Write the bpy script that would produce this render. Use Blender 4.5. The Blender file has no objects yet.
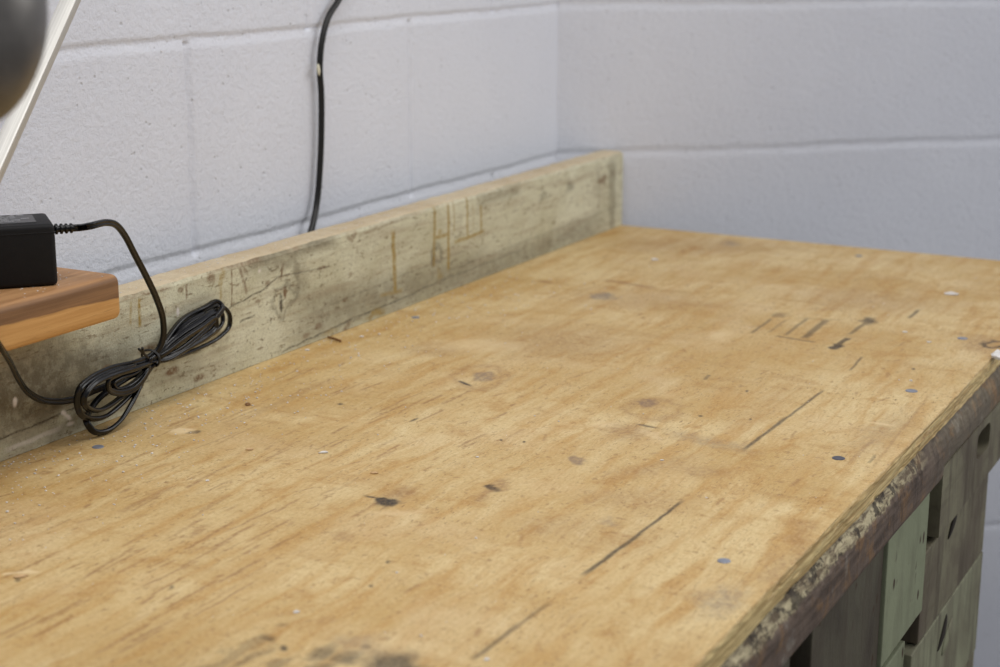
import bpy, bmesh, math, random
import numpy as np
from mathutils import Vector, Matrix, noise
random.seed(7); rng = np.random.RandomState(7)
SC = bpy.context.scene
COL = SC.collection
PI = math.pi

# ------------------------------------------------------------------ measured layout (metres)
CAM = np.array([-2.0966, -1.0033, .4109]); FPX = 1662.45
YAW, PITCH, ROLL = .4883, .2434, .0032
TB, GAP, HB, W = .0814, .0463, .1030, .6932       # board front, board back, board height, bench depth
JZ0, JX0, XC, AL = .0961, -.43, -.0433, -.7553     # block joints, corner, angle of the second wall
FLOOR = -.92
cy_, sy_, cp_, sp_ = math.cos(YAW), math.sin(YAW), math.cos(PITCH), math.sin(PITCH)
FW = np.array([cy_*cp_, sy_*cp_, -sp_]); RT = np.array([sy_, -cy_, 0.]); UP = np.cross(RT, FW)
R2 = RT*math.cos(ROLL)+UP*math.sin(ROLL); U2 = UP*math.cos(ROLL)-RT*math.sin(ROLL)
def ray(u, v): return FW+R2*(u-500)/FPX-U2*(v-333.5)/FPX
def at(u, v, axis, d):
    """world point of a measured photo position on the real plane axis = d"""
    r = ray(u, v); t = (d-CAM[axis])/r[axis]; return CAM+r*t
def top(u, v): return at(u, v, 2, 0.)
def face(u, v, y=-TB): return at(u, v, 1, y)

# ------------------------------------------------------------------ node helpers
def lin(c):
    return tuple(((x/255)/12.92 if x/255 <= .04045 else ((x/255+.055)/1.055)**2.4) for x in c)+(1.,)
class M:
    def __init__(s, name, rough=.6, metal=0., spec=.5, off=(0, 0, 0)):
        s.m = bpy.data.materials.new(name); s.m.use_nodes = True; s.t = s.m.node_tree
        s.b = s.t.nodes['Principled BSDF']
        s.b.inputs['Roughness'].default_value = rough; s.b.inputs['Metallic'].default_value = metal
        s.b.inputs['Specular IOR Level'].default_value = spec
        s.off = off; tc = s.n('ShaderNodeTexCoord')
        a = s.n('ShaderNodeVectorMath', operation='ADD'); s.l(tc.outputs['Object'], a.inputs[0]); a.inputs[1].default_value = off
        s.co = a.outputs[0]
    def n(s, ty, **k):
        x = s.t.nodes.new(ty)
        for a, b in k.items(): setattr(x, a, b)
        return x
    def l(s, a, b): s.t.links.new(a, b)
    def put(s, inp, v):
        if isinstance(v, bpy.types.NodeSocket): s.l(v, inp)
        else: inp.default_value = v
    def map(s, co, loc=(0, 0, 0), rot=(0, 0, 0), sc=(1, 1, 1), ty='POINT'):
        x = s.n('ShaderNodeMapping', vector_type=ty); s.l(co, x.inputs['Vector'])
        x.inputs['Location'].default_value = loc; x.inputs['Rotation'].default_value = rot; x.inputs['Scale'].default_value = sc
        return x.outputs[0]
    def noise(s, co, scale=5, detail=4, rough=.55, dist=0., stretch=None, loc=(0, 0, 0), rot=(0, 0, 0)):
        if stretch or loc != (0, 0, 0): co = s.map(co, loc=loc, rot=rot, sc=stretch or (1, 1, 1))
        x = s.n('ShaderNodeTexNoise'); s.l(co, x.inputs['Vector'])
        for k, v in (('Scale', scale), ('Detail', detail), ('Roughness', rough), ('Distortion', dist)): x.inputs[k].default_value = v
        return x
    def rng(s, v, a, b, c=0., d=1., smooth=True):
        x = s.n('ShaderNodeMapRange', interpolation_type='SMOOTHSTEP' if smooth else 'LINEAR'); s.l(v, x.inputs['Value'])
        for k, q in (('From Min', a), ('From Max', b), ('To Min', c), ('To Max', d)): x.inputs[k].default_value = q
        return x.outputs[0]
    def math(s, op, a, b=0.):
        x = s.n('ShaderNodeMath', operation=op); s.put(x.inputs[0], a); s.put(x.inputs[1], b); return x.outputs[0]
    def mix(s, f, a, b, mode='MIX'):
        x = s.n('ShaderNodeMix', data_type='RGBA', blend_type=mode); s.put(x.inputs[0], f); s.put(x.inputs[6], a); s.put(x.inputs[7], b)
        return x.outputs[2]
    def sep(s, co):
        x = s.n('ShaderNodeSeparateXYZ'); s.l(co, x.inputs[0]); return x.outputs
    def comb(s, a, b, c=0.):
        x = s.n('ShaderNodeCombineXYZ')
        for i, v in enumerate((a, b, c)): s.put(x.inputs[i], v)
        return x.outputs[0]
    def warp(s, co, scale, amt):
        nz = s.noise(co, scale, 3); a = s.n('ShaderNodeVectorMath', operation='SUBTRACT'); s.l(nz.outputs['Color'], a.inputs[0]); a.inputs[1].default_value = (.5, .5, .5)
        b = s.n('ShaderNodeVectorMath', operation='MULTIPLY'); s.l(a.outputs[0], b.inputs[0]); b.inputs[1].default_value = (amt, amt, 0)
        c = s.n('ShaderNodeVectorMath', operation='ADD'); s.l(b.outputs[0], c.inputs[0]); s.l(co, c.inputs[1]); return c.outputs[0]
    def attr(s, name):
        x = s.n('ShaderNodeAttribute', attribute_name=name); y = s.n('ShaderNodeSeparateColor'); s.l(x.outputs['Color'], y.inputs[0])
        return [y.outputs[0], y.outputs[1], y.outputs[2], x.outputs['Alpha']]
    def broken(s, mk, scale=210, lo=.35):
        nn = s.rng(s.noise(s.co, scale, 4, .7, loc=(5, 5, 5)).outputs[0], .36, .58, lo, 1)
        return [s.math('MULTIPLY', a, nn) for a in mk]
    def bump(s, h, strength=.3, dist=.002, prev=None):
        x = s.n('ShaderNodeBump'); x.inputs['Strength'].default_value = strength; x.inputs['Distance'].default_value = dist
        s.l(h, x.inputs['Height'])
        if prev is not None: s.l(prev, x.inputs['Normal'])
        return x.outputs[0]
    def base(s, c): s.put(s.b.inputs['Base Color'], c)
    def normal(s, n): s.l(n, s.b.inputs['Normal'])
def plain(name, rgb, rough=.5, metal=0., spec=.5, bump=0., bscale=300):
    m = M(name, rough, metal, spec)
    nz = m.noise(m.co, bscale*.2, 4)
    m.base(m.mix(m.rng(nz.outputs[0], .3, .7), lin(rgb), lin([x*.86 for x in rgb])))
    if bump: m.normal(m.bump(m.noise(m.co, bscale, 3).outputs[0], bump, .001))
    return m.m

# mark builders: photo measurements converted to places on the real surface
def E_top(u, v, du, dv, st, so=.4, *ring):
    P = top(u, v); r = P-CAM; d = r@FW; az = math.atan2(r[1], r[0]); el = math.atan2(-r[2], math.hypot(r[0], r[1]))
    return (P[0], P[1], az, dv*d/(FPX*math.sin(el)), du*d/FPX, st, so)+ring
def L_gen(A, B, w, st, so=.4, i=1):
    x0, y0, x1, y1 = A[0], A[i], B[0], B[i]
    return ((x0+x1)/2, (y0+y1)/2, math.atan2(y1-y0, x1-x0), math.hypot(x1-x0, y1-y0)/2, w, st, so)
def L_top(a, b, c, d, w, st, so=.4): return L_gen(top(a, b), top(c, d), w, st, so)
def L_bd(a, b, c, d, w, st, so=.4, y=-TB): return L_gen(face(a, b, y), face(c, d, y), w, st, so, 2)
def E_bd(u, v, du, dv, st, so=.4, *ring, y=-TB):
    P = face(u, v, y); A = face(u+1, v, y); B = face(u, v+1, y)
    return (P[0], P[2], 0., du*abs(A[0]-P[0]), dv*abs(B[2]-P[2]), st, so)+ring

TAB = rng.rand(257, 257)
TAB[256] = TAB[0]; TAB[:, 256] = TAB[:, 0]
def vnoise(x, y, sc, ox=0.):
    x = x*sc+ox+1000.; y = y*sc+ox*1.7+1000.
    xi = np.floor(x).astype(int); yi = np.floor(y).astype(int); fx_ = x-xi; fy_ = y-yi
    fx_ = fx_*fx_*(3-2*fx_); fy_ = fy_*fy_*(3-2*fy_); a = xi % 256; b = yi % 256
    return (TAB[a, b]*(1-fx_)+TAB[a+1, b]*fx_)*(1-fy_)+(TAB[a, b+1]*(1-fx_)+TAB[a+1, b+1]*fx_)*fy_-.5
def fbm(x, y, sc, ox=0., oc=4, g=.55):
    o = 0; a = 1.
    for k in range(oc): o = o+a*vnoise(x, y, sc*2.03**k, ox+k*13.1); a *= g
    return o
def marks(X, Y, lst, w1=(70, .010), w2=(330, .0028)):
    """hand-placed wear marks as a mask over the surface; edges roughened by two noises"""
    Xw = X+w1[1]*fbm(X, Y, w1[0], 3., 2)+w2[1]*fbm(X, Y, w2[0], 8., 2)
    Yw = Y+w1[1]*fbm(X, Y, w1[0], 31., 2)+w2[1]*fbm(X, Y, w2[0], 80., 2)
    out = np.zeros_like(X)
    for q in lst:
        x, y, a, hx, hy, st, so = q[:7]
        thin = hx > 6*hy or min(hx, hy) < .0035
        XX, YY = (X*.88+Xw*.12, Y*.88+Yw*.12) if thin else (Xw, Yw)
        R = 2*max(hx, hy)+.02
        sel = (np.abs(X-x) < R) & (np.abs(Y-y) < R)
        if not sel.any(): continue
        dx, dy = XX[sel]-x, YY[sel]-y
        u = (dx*math.cos(a)+dy*math.sin(a))/hx; v = (-dx*math.sin(a)+dy*math.cos(a))/hy
        if hx > 5*hy: r = np.maximum(np.abs(u)**3, np.abs(v))      # stroke with even width
        else: r = np.hypot(u, v)
        if len(q) > 7: r = np.abs(r-1)+1-q[7]
        t = np.clip((1+so-r)/(2*so), 0, 1); m = st*t*t*(3-2*t)
        out[sel] = np.maximum(out[sel], m)
    return out
def paint(me, n, layers):
    """store up to four masks as one colour attribute (first n vertices)"""
    for name, ms in layers:
        at_ = me.attributes.new(name, 'FLOAT_COLOR', 'POINT'); d = np.zeros((len(me.vertices), 4), np.float32)
        for i, m_ in enumerate(ms): d[:n, i] = m_
        at_.data.foreach_set('color', d.ravel())

# ------------------------------------------------------------------ mesh helpers
def link(name, me, mat, parent=None, loc=(0, 0, 0), smooth=False, angle=None):
    o = bpy.data.objects.new(name, me); COL.objects.link(o)
    for m in (mat if isinstance(mat, (list, tuple)) else [mat]): me.materials.append(m)
    if parent is not None:
        o.parent = parent; me.transform(Matrix.Translation(-Vector(parent.location)))
    elif any(loc):
        me.transform(Matrix.Translation(-Vector(loc))); o.location = loc
    if smooth: me.polygons.foreach_set('use_smooth', [True]*len(me.polygons))
    if angle: me.set_sharp_from_angle(angle=math.radians(angle))
    return o
def pymesh(vs, fs, name='m'):
    me = bpy.data.meshes.new(name); me.from_pydata([tuple(map(float, v)) for v in vs], [], fs); me.validate(); me.update()
    bm = bmesh.new(); bm.from_mesh(me); bmesh.ops.recalc_face_normals(bm, faces=bm.faces); bm.to_mesh(me); bm.free()
    return me
def from_bm(bm):
    me = bpy.data.meshes.new('m'); bmesh.ops.recalc_face_normals(bm, faces=bm.faces); bm.to_mesh(me); bm.free(); return me
def add_box(bm, x0, x1, y0, y1, z0, z1, bev=0., seg=2, mat=None):
    r = bmesh.ops.create_cube(bm, size=1); vs = r['verts']
    for v in vs: v.co = Vector(((x0+x1)/2+v.co.x*(x1-x0), (y0+y1)/2+v.co.y*(y1-y0), (z0+z1)/2+v.co.z*(z1-z0)))
    if bev:
        es = list({e for v in vs for e in v.link_edges})
        rr = bmesh.ops.bevel(bm, geom=es, offset=bev, segments=seg, affect='EDGES', profile=.5)
        vs = list({v for f in rr['faces'] for v in f.verts}|{v for v in vs if v.is_valid})
    if mat is not None: bmesh.ops.transform(bm, matrix=mat, verts=vs)
    return vs
def sweep_x(xs, prof):
    """prof(x) -> closed list of (y, z) going round; swept along x and capped"""
    vs, fs = [], []; n = None
    for x in xs:
        p = prof(x); n = len(p)
        for q in p: vs.append((q[2] if len(q) > 2 else x, q[0], q[1]))
    for i in range(len(xs)-1):
        for j in range(n):
            k = (j+1) % n; fs.append((i*n+j, i*n+k, (i+1)*n+k, (i+1)*n+j))
    fs.append(tuple(range(n))[::-1]); fs.append(tuple((len(xs)-1)*n+j for j in range(n)))
    return pymesh(vs, fs)
def catmull(P, per=10):
    P = [Vector(p) for p in P]; Q = [P[0]*2-P[1]]+P+[P[-1]*2-P[-2]]; out = []
    for i in range(1, len(Q)-2):
        a, b, c, d = Q[i-1:i+3]
        t0 = 0.; t1 = max((b-a).length, 1e-5)**.5; t2 = t1+max((c-b).length, 1e-5)**.5; t3 = t2+max((d-c).length, 1e-5)**.5
        for k in range(per):
            t = t1+(t2-t1)*k/per
            A1 = a*((t1-t)/(t1-t0))+b*((t-t0)/(t1-t0)); A2 = b*((t2-t)/(t2-t1))+c*((t-t1)/(t2-t1)); A3 = c*((t3-t)/(t3-t2))+d*((t-t2)/(t3-t2))
            B1 = A1*((t2-t)/(t2-t0))+A2*((t-t0)/(t2-t0)); B2 = A2*((t3-t)/(t3-t1))+A3*((t-t1)/(t3-t1))
            out.append(B1*((t2-t)/(t2-t1))+B2*((t-t1)/(t2-t1)))
    out.append(P[-1]); return out
def sweep_dense(xs, rows):
    """rows[i] = closed (y, z) outline at xs[i]; numpy version of sweep_x, returns mesh and vertex array"""
    P = np.array(rows); n0, n1 = P.shape[:2]
    V = np.concatenate([np.repeat(np.array(xs)[:, None, None], n1, 1), P], 2).reshape(-1, 3)
    idx = np.arange(n0*n1).reshape(n0, n1); nx = np.roll(idx, -1, 1)
    q = np.stack([idx[:-1], idx[1:], nx[1:], nx[:-1]], -1).reshape(-1, 4)
    fs = q.tolist(); fs.append(idx[0].tolist()); fs.append(idx[-1][::-1].tolist())
    me = bpy.data.meshes.new('m'); me.from_pydata(V.tolist(), [], fs); me.update()
    return me, V
def sweep_path(pts, sec, side0=Vector((0, 0, 1)), twist=0., scale=None):
    """sec: list of (a, b) in the frame side/normal; parallel transport along pts"""
    vs, fs = [], []; n = len(sec); s = None
    for i, p in enumerate(pts):
        t = (pts[min(i+1, len(pts)-1)]-pts[max(i-1, 0)]).normalized()
        s = (side0 if s is None else s); s = (s-t*s.dot(t)).normalized(); w = t.cross(s)
        a = twist*i/len(pts); ss = s*math.cos(a)+w*math.sin(a); ww = w*math.cos(a)-s*math.sin(a)
        k = scale(i/(len(pts)-1)) if scale else 1.
        for q in sec: vs.append(p+ss*q[0]*k+ww*q[1]*k)
    for i in range(len(pts)-1):
        for j in range(n): fs.append((i*n+j, i*n+(j+1) % n, (i+1)*n+(j+1) % n, (i+1)*n+j))
    fs.append(tuple(range(n))[::-1]); fs.append(tuple((len(pts)-1)*n+j for j in range(n)))
    return pymesh(vs, fs)
def circ(r, n=12): return [(r*math.cos(2*PI*i/n), r*math.sin(2*PI*i/n)) for i in range(n)]
def twin(w, t, n=20):
    """figure-eight outline of a flat two-core lead"""
    o = []
    for i in range(n):
        a = 2*PI*i/n; x = math.cos(a); y = math.sin(a)
        dip = 1-.34*math.exp(-(x/.30)**2)
        o.append((w/2*x, t/2*dip*(1 if y > 0 else -1)*abs(y)**.6))
    return o
def lathe(prof, n=48, ax=None):
    vs, fs = [], []
    for r, z in prof:
        for i in range(n): vs.append((r*math.cos(2*PI*i/n), r*math.sin(2*PI*i/n), z))
    for j in range(len(prof)-1):
        for i in range(n): fs.append((j*n+i, j*n+(i+1) % n, (j+1)*n+(i+1) % n, (j+1)*n+i))
    fs.append(tuple(range(n))[::-1]); fs.append(tuple((len(prof)-1)*n+i for i in range(n)))
    me = pymesh(vs, fs)
    if ax is not None: me.transform(ax)
    return me
def thing(name, label, cat, loc, group=None):
    o = bpy.data.objects.new(name, None); COL.objects.link(o); o.location = loc; o.empty_display_size = .05
    return tag(o, label, cat, group)
def tag(o, label=None, cat=None, group=None, kind=None):
    if label: o['label'] = label
    if cat: o['category'] = cat
    if group: o['group'] = group
    if kind: o['kind'] = kind
    return o
def nz(*a): return noise.noise(Vector(a))

# ================================================================== WEAR MARKS, SOME WITH PAINTED SHADE
K_BROWN = [E_top(560, 342, 62, 15, .42, .8), E_top(640, 300, 60, 9, .3, .8), E_top(700, 246, 80, 7, .35, .8), E_top(628, 432, 22, 8, .5, .6),
             E_top(398, 493, 14, 6, .5, .5), L_top(483, 499, 509, 479, .006, .6, .5), L_top(605, 280, 654, 288, .005, .7, .5),
             L_top(536, 281, 554, 283, .005, .75, .4), E_top(655, 409, 27, 10, .6, .3, .10), E_top(480, 377, 26, 11, .6, .3, .10),
             E_top(604, 295, 28, 8, .35, .4, .15), E_top(650, 404, 13, 5, .85, .35), E_top(485, 377, 12, 5, .4, .4), E_top(870, 300, 70, 9, .35, .8),
             L_top(610, 480, 700, 455, .012, .35, .7), E_top(700, 470, 30, 6, .4, .7), E_top(430, 350, 30, 6, .4, .7), E_top(345, 538, 9, 4, .4, .5),
             E_top(800, 545, 14, 26, .35, .8), E_top(775, 575, 12, 22, .45, .8), L_top(870, 470, 930, 395, .0012, .35, .5), L_top(930, 300, 820, 310, .006, .3, .8),
             L_top(850, 462, 873, 440, .002, .4), E_top(980, 345, 18, 7, .5, .7), L_top(230, 425, 330, 380, .004, .35, .8), L_top(180, 537, 210, 527, .004, .55, .6),
             L_top(120, 512, 170, 488, .003, .5, .7), E_top(578, 460, 7, 4, .6), L_top(795, 385, 735, 430, .012, .15, .9),
             E_top(640, 500, 50, 12, .3, .8), E_top(560, 525, 40, 10, .3, .8), E_top(325, 618, 8, 4, .4, .6), E_top(620, 540, 45, 10, .25, .9)]

K_BROWN += [(random.uniform(-1.42, -.85), random.uniform(-.40, -.12), random.gauss(0, .05), random.uniform(.004, .030), random.uniform(.0008, .0016), random.uniform(.3, .75), .6) for _ in range(150)]
K_BROWN += [(random.uniform(-1.3, -.1), random.uniform(-.67, -.10), random.gauss(0, .3), random.uniform(.002, .010), random.uniform(.0008, .0020), random.uniform(.3, .7), .6) for _ in range(260)]
K_GREY = [E_top(485, 377, 11, 4.5, .55), E_top(603, 296, 12, 3.6, .8), E_top(578, 460, 7, 4, .5), E_top(649, 404, 11, 4, .45),
            L_top(736, 588, 704, 614, .012, .5, .8), E_top(718, 600, 20, 10, .3, .9), L_top(670, 432, 745, 450, .010, .35, .8),
            L_top(905, 415, 860, 450, .014, .25, .9), E_top(610, 522, 9, 4, .4, .7), E_top(355, 45+600, 22, 8, .3, .8), E_top(360, 642, 20, 7, .35, .9), E_top(730, 243, 9, 2.5, .6, .6)]

K_DARK = [E_top(391, 502, 12, 4.5, .95, .35), E_top(384, 500, 7, 4, .95, .4), L_top(364, 494, 384, 499, .0036, .8, .5), E_top(492, 488, 5, 2.2, .85, .5), E_top(497, 490, 4, 2, .6, .5),
            L_top(459, 381, 471, 386, .0021, .95, .35), L_top(637, 424, 657, 428, .0024, .7, .5), L_top(744, 449, 786, 418, .0017, .75, .6), L_top(780, 423, 822, 391, .0014, .7, .6), L_top(850, 370, 862, 357, .0012, .6, .5),
            L_top(584, 574, 640, 534, .0018, .8, .6), L_top(625, 545, 681, 502, .0014, .8, .6), L_top(474, 659, 520, 624, .0018, .6, .6), L_top(505, 636, 548, 604, .0015, .45, .6),
            L_top(751, 333, 771, 319, .0018, .55), L_top(769, 332, 786, 320, .0018, .3), L_top(785, 335, 808, 318, .0021, .5), L_top(804, 338, 827, 320, .0036, .6),
            L_top(776, 336, 814, 342, .0024, .55), L_top(772, 315, 789, 315, .010, .45, .6), E_top(834, 347, 9, 3.2, .9, .35), L_top(832, 349, 848, 338, .0030, .8, .4),
            E_top(866, 321, 7, 3.4, .8, .5), L_top(850, 334, 872, 318, .0024, .6, .5), L_top(798, 318, 842, 320, .0018, .3, .6), L_top(909, 318, 919, 310, .0018, .7, .5),
            L_top(200, 672, 262, 636, .0048, .32, .6), L_top(234, 668, 265, 647, .0042, .42, .6), L_top(270, 670, 293, 654, .0042, .42, .6), L_top(256, 636, 277, 642, .0048, .6, .6),
            E_top(283, 648, 3.5, 2.8, .9, .5), L_top(313, 651, 334, 656, .010, .6, .6), L_top(337, 657, 354, 663, .010, .65, .6), E_top(318, 667, 10, 4, .5, .6),
            L_top(376, 672, 408, 656, .018, .8, .5), E_top(366, 647, 5, 2, .5, .6), E_top(283, 625, 6, 1.5, .35, .6), E_top(994, 345, 9, 3.6, .9, .3, .25),
            E_top(371, 586, 2, 1.4, .8), E_top(388, 562, 2, 1.6, .7), E_top(172, 587, 2, 2, .7), E_top(501, 440, 1.3, 1, .9), E_top(524, 442, 1.3, 1, .9), E_top(700, 416, 2.5, 1, .7),
            L_top(192, 434, 204, 430, .0036, .7, .4), L_top(705, 380, 709, 375, .0018, .5), E_top(747, 391, 1.4, 1, .8), E_top(750, 419, 1.3, 1, .8), E_top(913, 369, 1.5, 1, .8),
            L_top(410, 422, 418, 418, .0018, .7), E_top(340, 404, 3, 1, .7), L_top(868, 463, 876, 455, .0012, .4), E_top(18, 580, 3, 2, .6)]

K_PALE = [E_top(185, 431, 12, 3.5, .8, .4), E_top(604, 425, 14, 3, .4, .7), E_top(395, 512, 22, 3, .45, .8), L_top(20, 577, 26, 571, .006, .8), L_top(660, 440, 640, 430, .004, .4, .7),
            E_top(720, 336, 8, 5, .4, .8), L_top(895, 426, 870, 422, .003, .5, .6), E_top(480, 345, 40, 6, .4, .8), E_top(960, 470, 9, 5, .3, .8), E_top(297, 612, 3, 3, .4)]

K_MUD_SHADE = [L_bd(300, 318, 480, 270, .020, .55, .8), L_bd(450, 285, 600, 225, .016, .55, .8), E_bd(28, 392, 70, 50, .95, .7), E_bd(60, 380, 80, 30, .85, .7), L_bd(-20, 400, 130, 345, .018, .7, .9), L_bd(0, 415, 110, 385, .02, .5, .8),  # left-end smudges: grime plus the plank's cast shade painted in
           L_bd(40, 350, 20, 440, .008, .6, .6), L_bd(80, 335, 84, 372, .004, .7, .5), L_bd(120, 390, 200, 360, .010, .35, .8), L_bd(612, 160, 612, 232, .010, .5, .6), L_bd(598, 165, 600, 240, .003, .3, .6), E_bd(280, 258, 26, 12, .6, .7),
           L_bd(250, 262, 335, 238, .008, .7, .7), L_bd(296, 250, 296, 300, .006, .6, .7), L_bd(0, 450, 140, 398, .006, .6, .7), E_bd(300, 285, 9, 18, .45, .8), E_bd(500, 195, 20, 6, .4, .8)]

K_RUST = [E_bd(172, 371, 7, 3.5, .9, .4), L_bd(194, 381, 204, 375, .003, .8, .5), E_bd(602, 180, 3, 4, .8, .5), L_bd(100, 372, 112, 366, .003, .8, .5), L_bd(140, 352, 155, 346, .003, .7, .5), E_bd(319, 326, 4, 3, .7), E_bd(306, 336, 4, 3, .6),
            L_bd(187, 284, 187, 299, .0012, .8, .4), L_bd(232, 268, 232, 306, .0010, .8, .4), L_bd(240, 268, 247, 293, .002, .7, .5), L_bd(248, 275, 240, 262, .002, .6, .5), E_bd(210, 278, 3, 5, .7, .5), E_bd(181, 290, 3, 3, .8, .4),
            L_bd(215, 270, 262, 258, .003, .75, .6), L_bd(120, 300, 170, 287, .002, .7, .6), E_bd(298, 250, 3, 5, .8, .4), E_bd(285, 292, 1.8, 6, .9, .4), L_bd(281, 280, 283, 264, .0015, .8, .4), E_bd(268, 283, 3, 3, .6), E_bd(258, 301, 3, 2, .6),
            E_bd(322, 268, 4, 2, .8, .5), L_bd(360, 235, 420, 212, .002, .5, .6), E_bd(352, 234, 5, 4, .7, .5), E_bd(345, 300, 3, 2, .6), E_bd(348, 325, 3, 5, .7, .5), E_bd(350, 274, 2, 2, .6)]

K_CRACK = [L_bd(226, 310, 262, 290, .0007, .95, .5), L_bd(258, 293, 278, 277, .0007, .9, .5), L_bd(276, 277, 330, 267, .0006, .7, .5), L_bd(-30, 450, 40, 423, .0008, .9, .5), L_bd(30, 427, 100, 397, .0008, .9, .5),
             L_bd(90, 402, 150, 381, .0006, .5, .5), L_bd(283, 351, 350, 320, .0008, .85, .5), L_bd(340, 324, 400, 299, .0007, .8, .5), L_bd(390, 304, 435, 283, .0007, .7, .5), L_bd(430, 285, 520, 250, .0007, .5, .5), E_bd(283, 300, 11, 15, .75, .25, .08),
             E_bd(436, 255, 5, 9, .75, .35, .2), E_bd(434, 256, 2, 5, .9, .5), L_bd(240, 322, 254, 315, .001, .8, .5), E_bd(570, 188, 4, 5, .5, .6), E_bd(544, 197, 5, 4, .4, .6), E_bd(281, 303, 1.6, 10, .95, .4), L_bd(330, 305, 470, 248, .0006, .4, .6), L_bd(450, 270, 620, 205, .0006, .45, .6), L_bd(300, 345, 480, 262, .0006, .3, .6)]

K_DRIP = [L_bd(393, 232, 395, 292, .0036, .85, .4), L_bd(435, 208, 434, 266, .0026, .75, .4), L_bd(448.5, 204, 448.5, 270, .0026, .95, .4), L_bd(454, 200, 454, 232, .0014, .6, .4), L_bd(467.5, 196, 467.5, 238, .0022, .8, .4),
            L_bd(473, 205, 474, 240, .0014, .4, .5), L_bd(481, 206, 481.5, 233, .0024, .8, .4), L_bd(455, 242, 484, 231, .0020, .9, .4), L_bd(436, 238, 448, 234, .0020, .8, .4), L_bd(380, 296, 402, 290, .002, .6, .5), E_bd(376, 314, 9, 4, .7, .5), E_bd(440, 232, 2, 3, .6),
            L_bd(222, 268, 220, 302, .0040, .6, .5), L_bd(139.5, 299, 140, 327, .0018, .9, .4), L_bd(131, 302, 130, 325, .0014, .5, .5), E_bd(330, 332, 8, 3, .5, .5), E_bd(440, 275, 3, 4, .4)]

K_DROP = [E_bd(66, 418, 3.2, 5, .95, .35), E_bd(70, 424, 4, 2, .8, .4), E_bd(15, 402, 2.2, 5, .85, .4), E_bd(178, 312, 1.6, 4, .9, .4), L_bd(8, 450, 60, 428, .0018, .5, .8), E_bd(260, 271, 1.4, 2, .7)]

# ================================================================== MATERIALS
def wall_mat():
    m = M('painted_block', .55, 0, .35)
    co = m.co
    big = m.noise(co, 2.2, 3).outputs[0]
    c = m.mix(m.rng(big, .3, .7), lin((220, 223, 233)), lin((213, 216, 227)))
    pit = m.noise(co, 210, 3, .6).outputs[0]; pit2 = m.noise(co, 130, 5, .75).outputs[0]
    vo = m.n('ShaderNodeTexVoronoi'); vo.inputs['Scale'].default_value = 105; m.l(m.warp(co, 90, .006), vo.inputs['Vector'])
    holes = m.rng(vo.outputs['Distance'], .08, .22, 0, 1)
    hsel = m.rng(m.noise(co, 38, 2).outputs[0], .50, .60, 0, 1)     # only some pores stay open
    hole = m.math('MULTIPLY', m.math('SUBTRACT', 1., holes), hsel)
    c = m.mix(m.math('MULTIPLY', hole, .28), c, lin((120, 116, 112)))
    m.base(c)
    h = m.math('ADD', m.math('MULTIPLY', m.rng(pit, .25, .75), .35), m.math('MULTIPLY', m.rng(pit2, .3, .6), .65))
    h = m.math('SUBTRACT', h, m.math('MULTIPLY', hole, 1.2))
    m.normal(m.bump(h, .50, .0012))
    return m.m
WALL = wall_mat()

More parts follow.
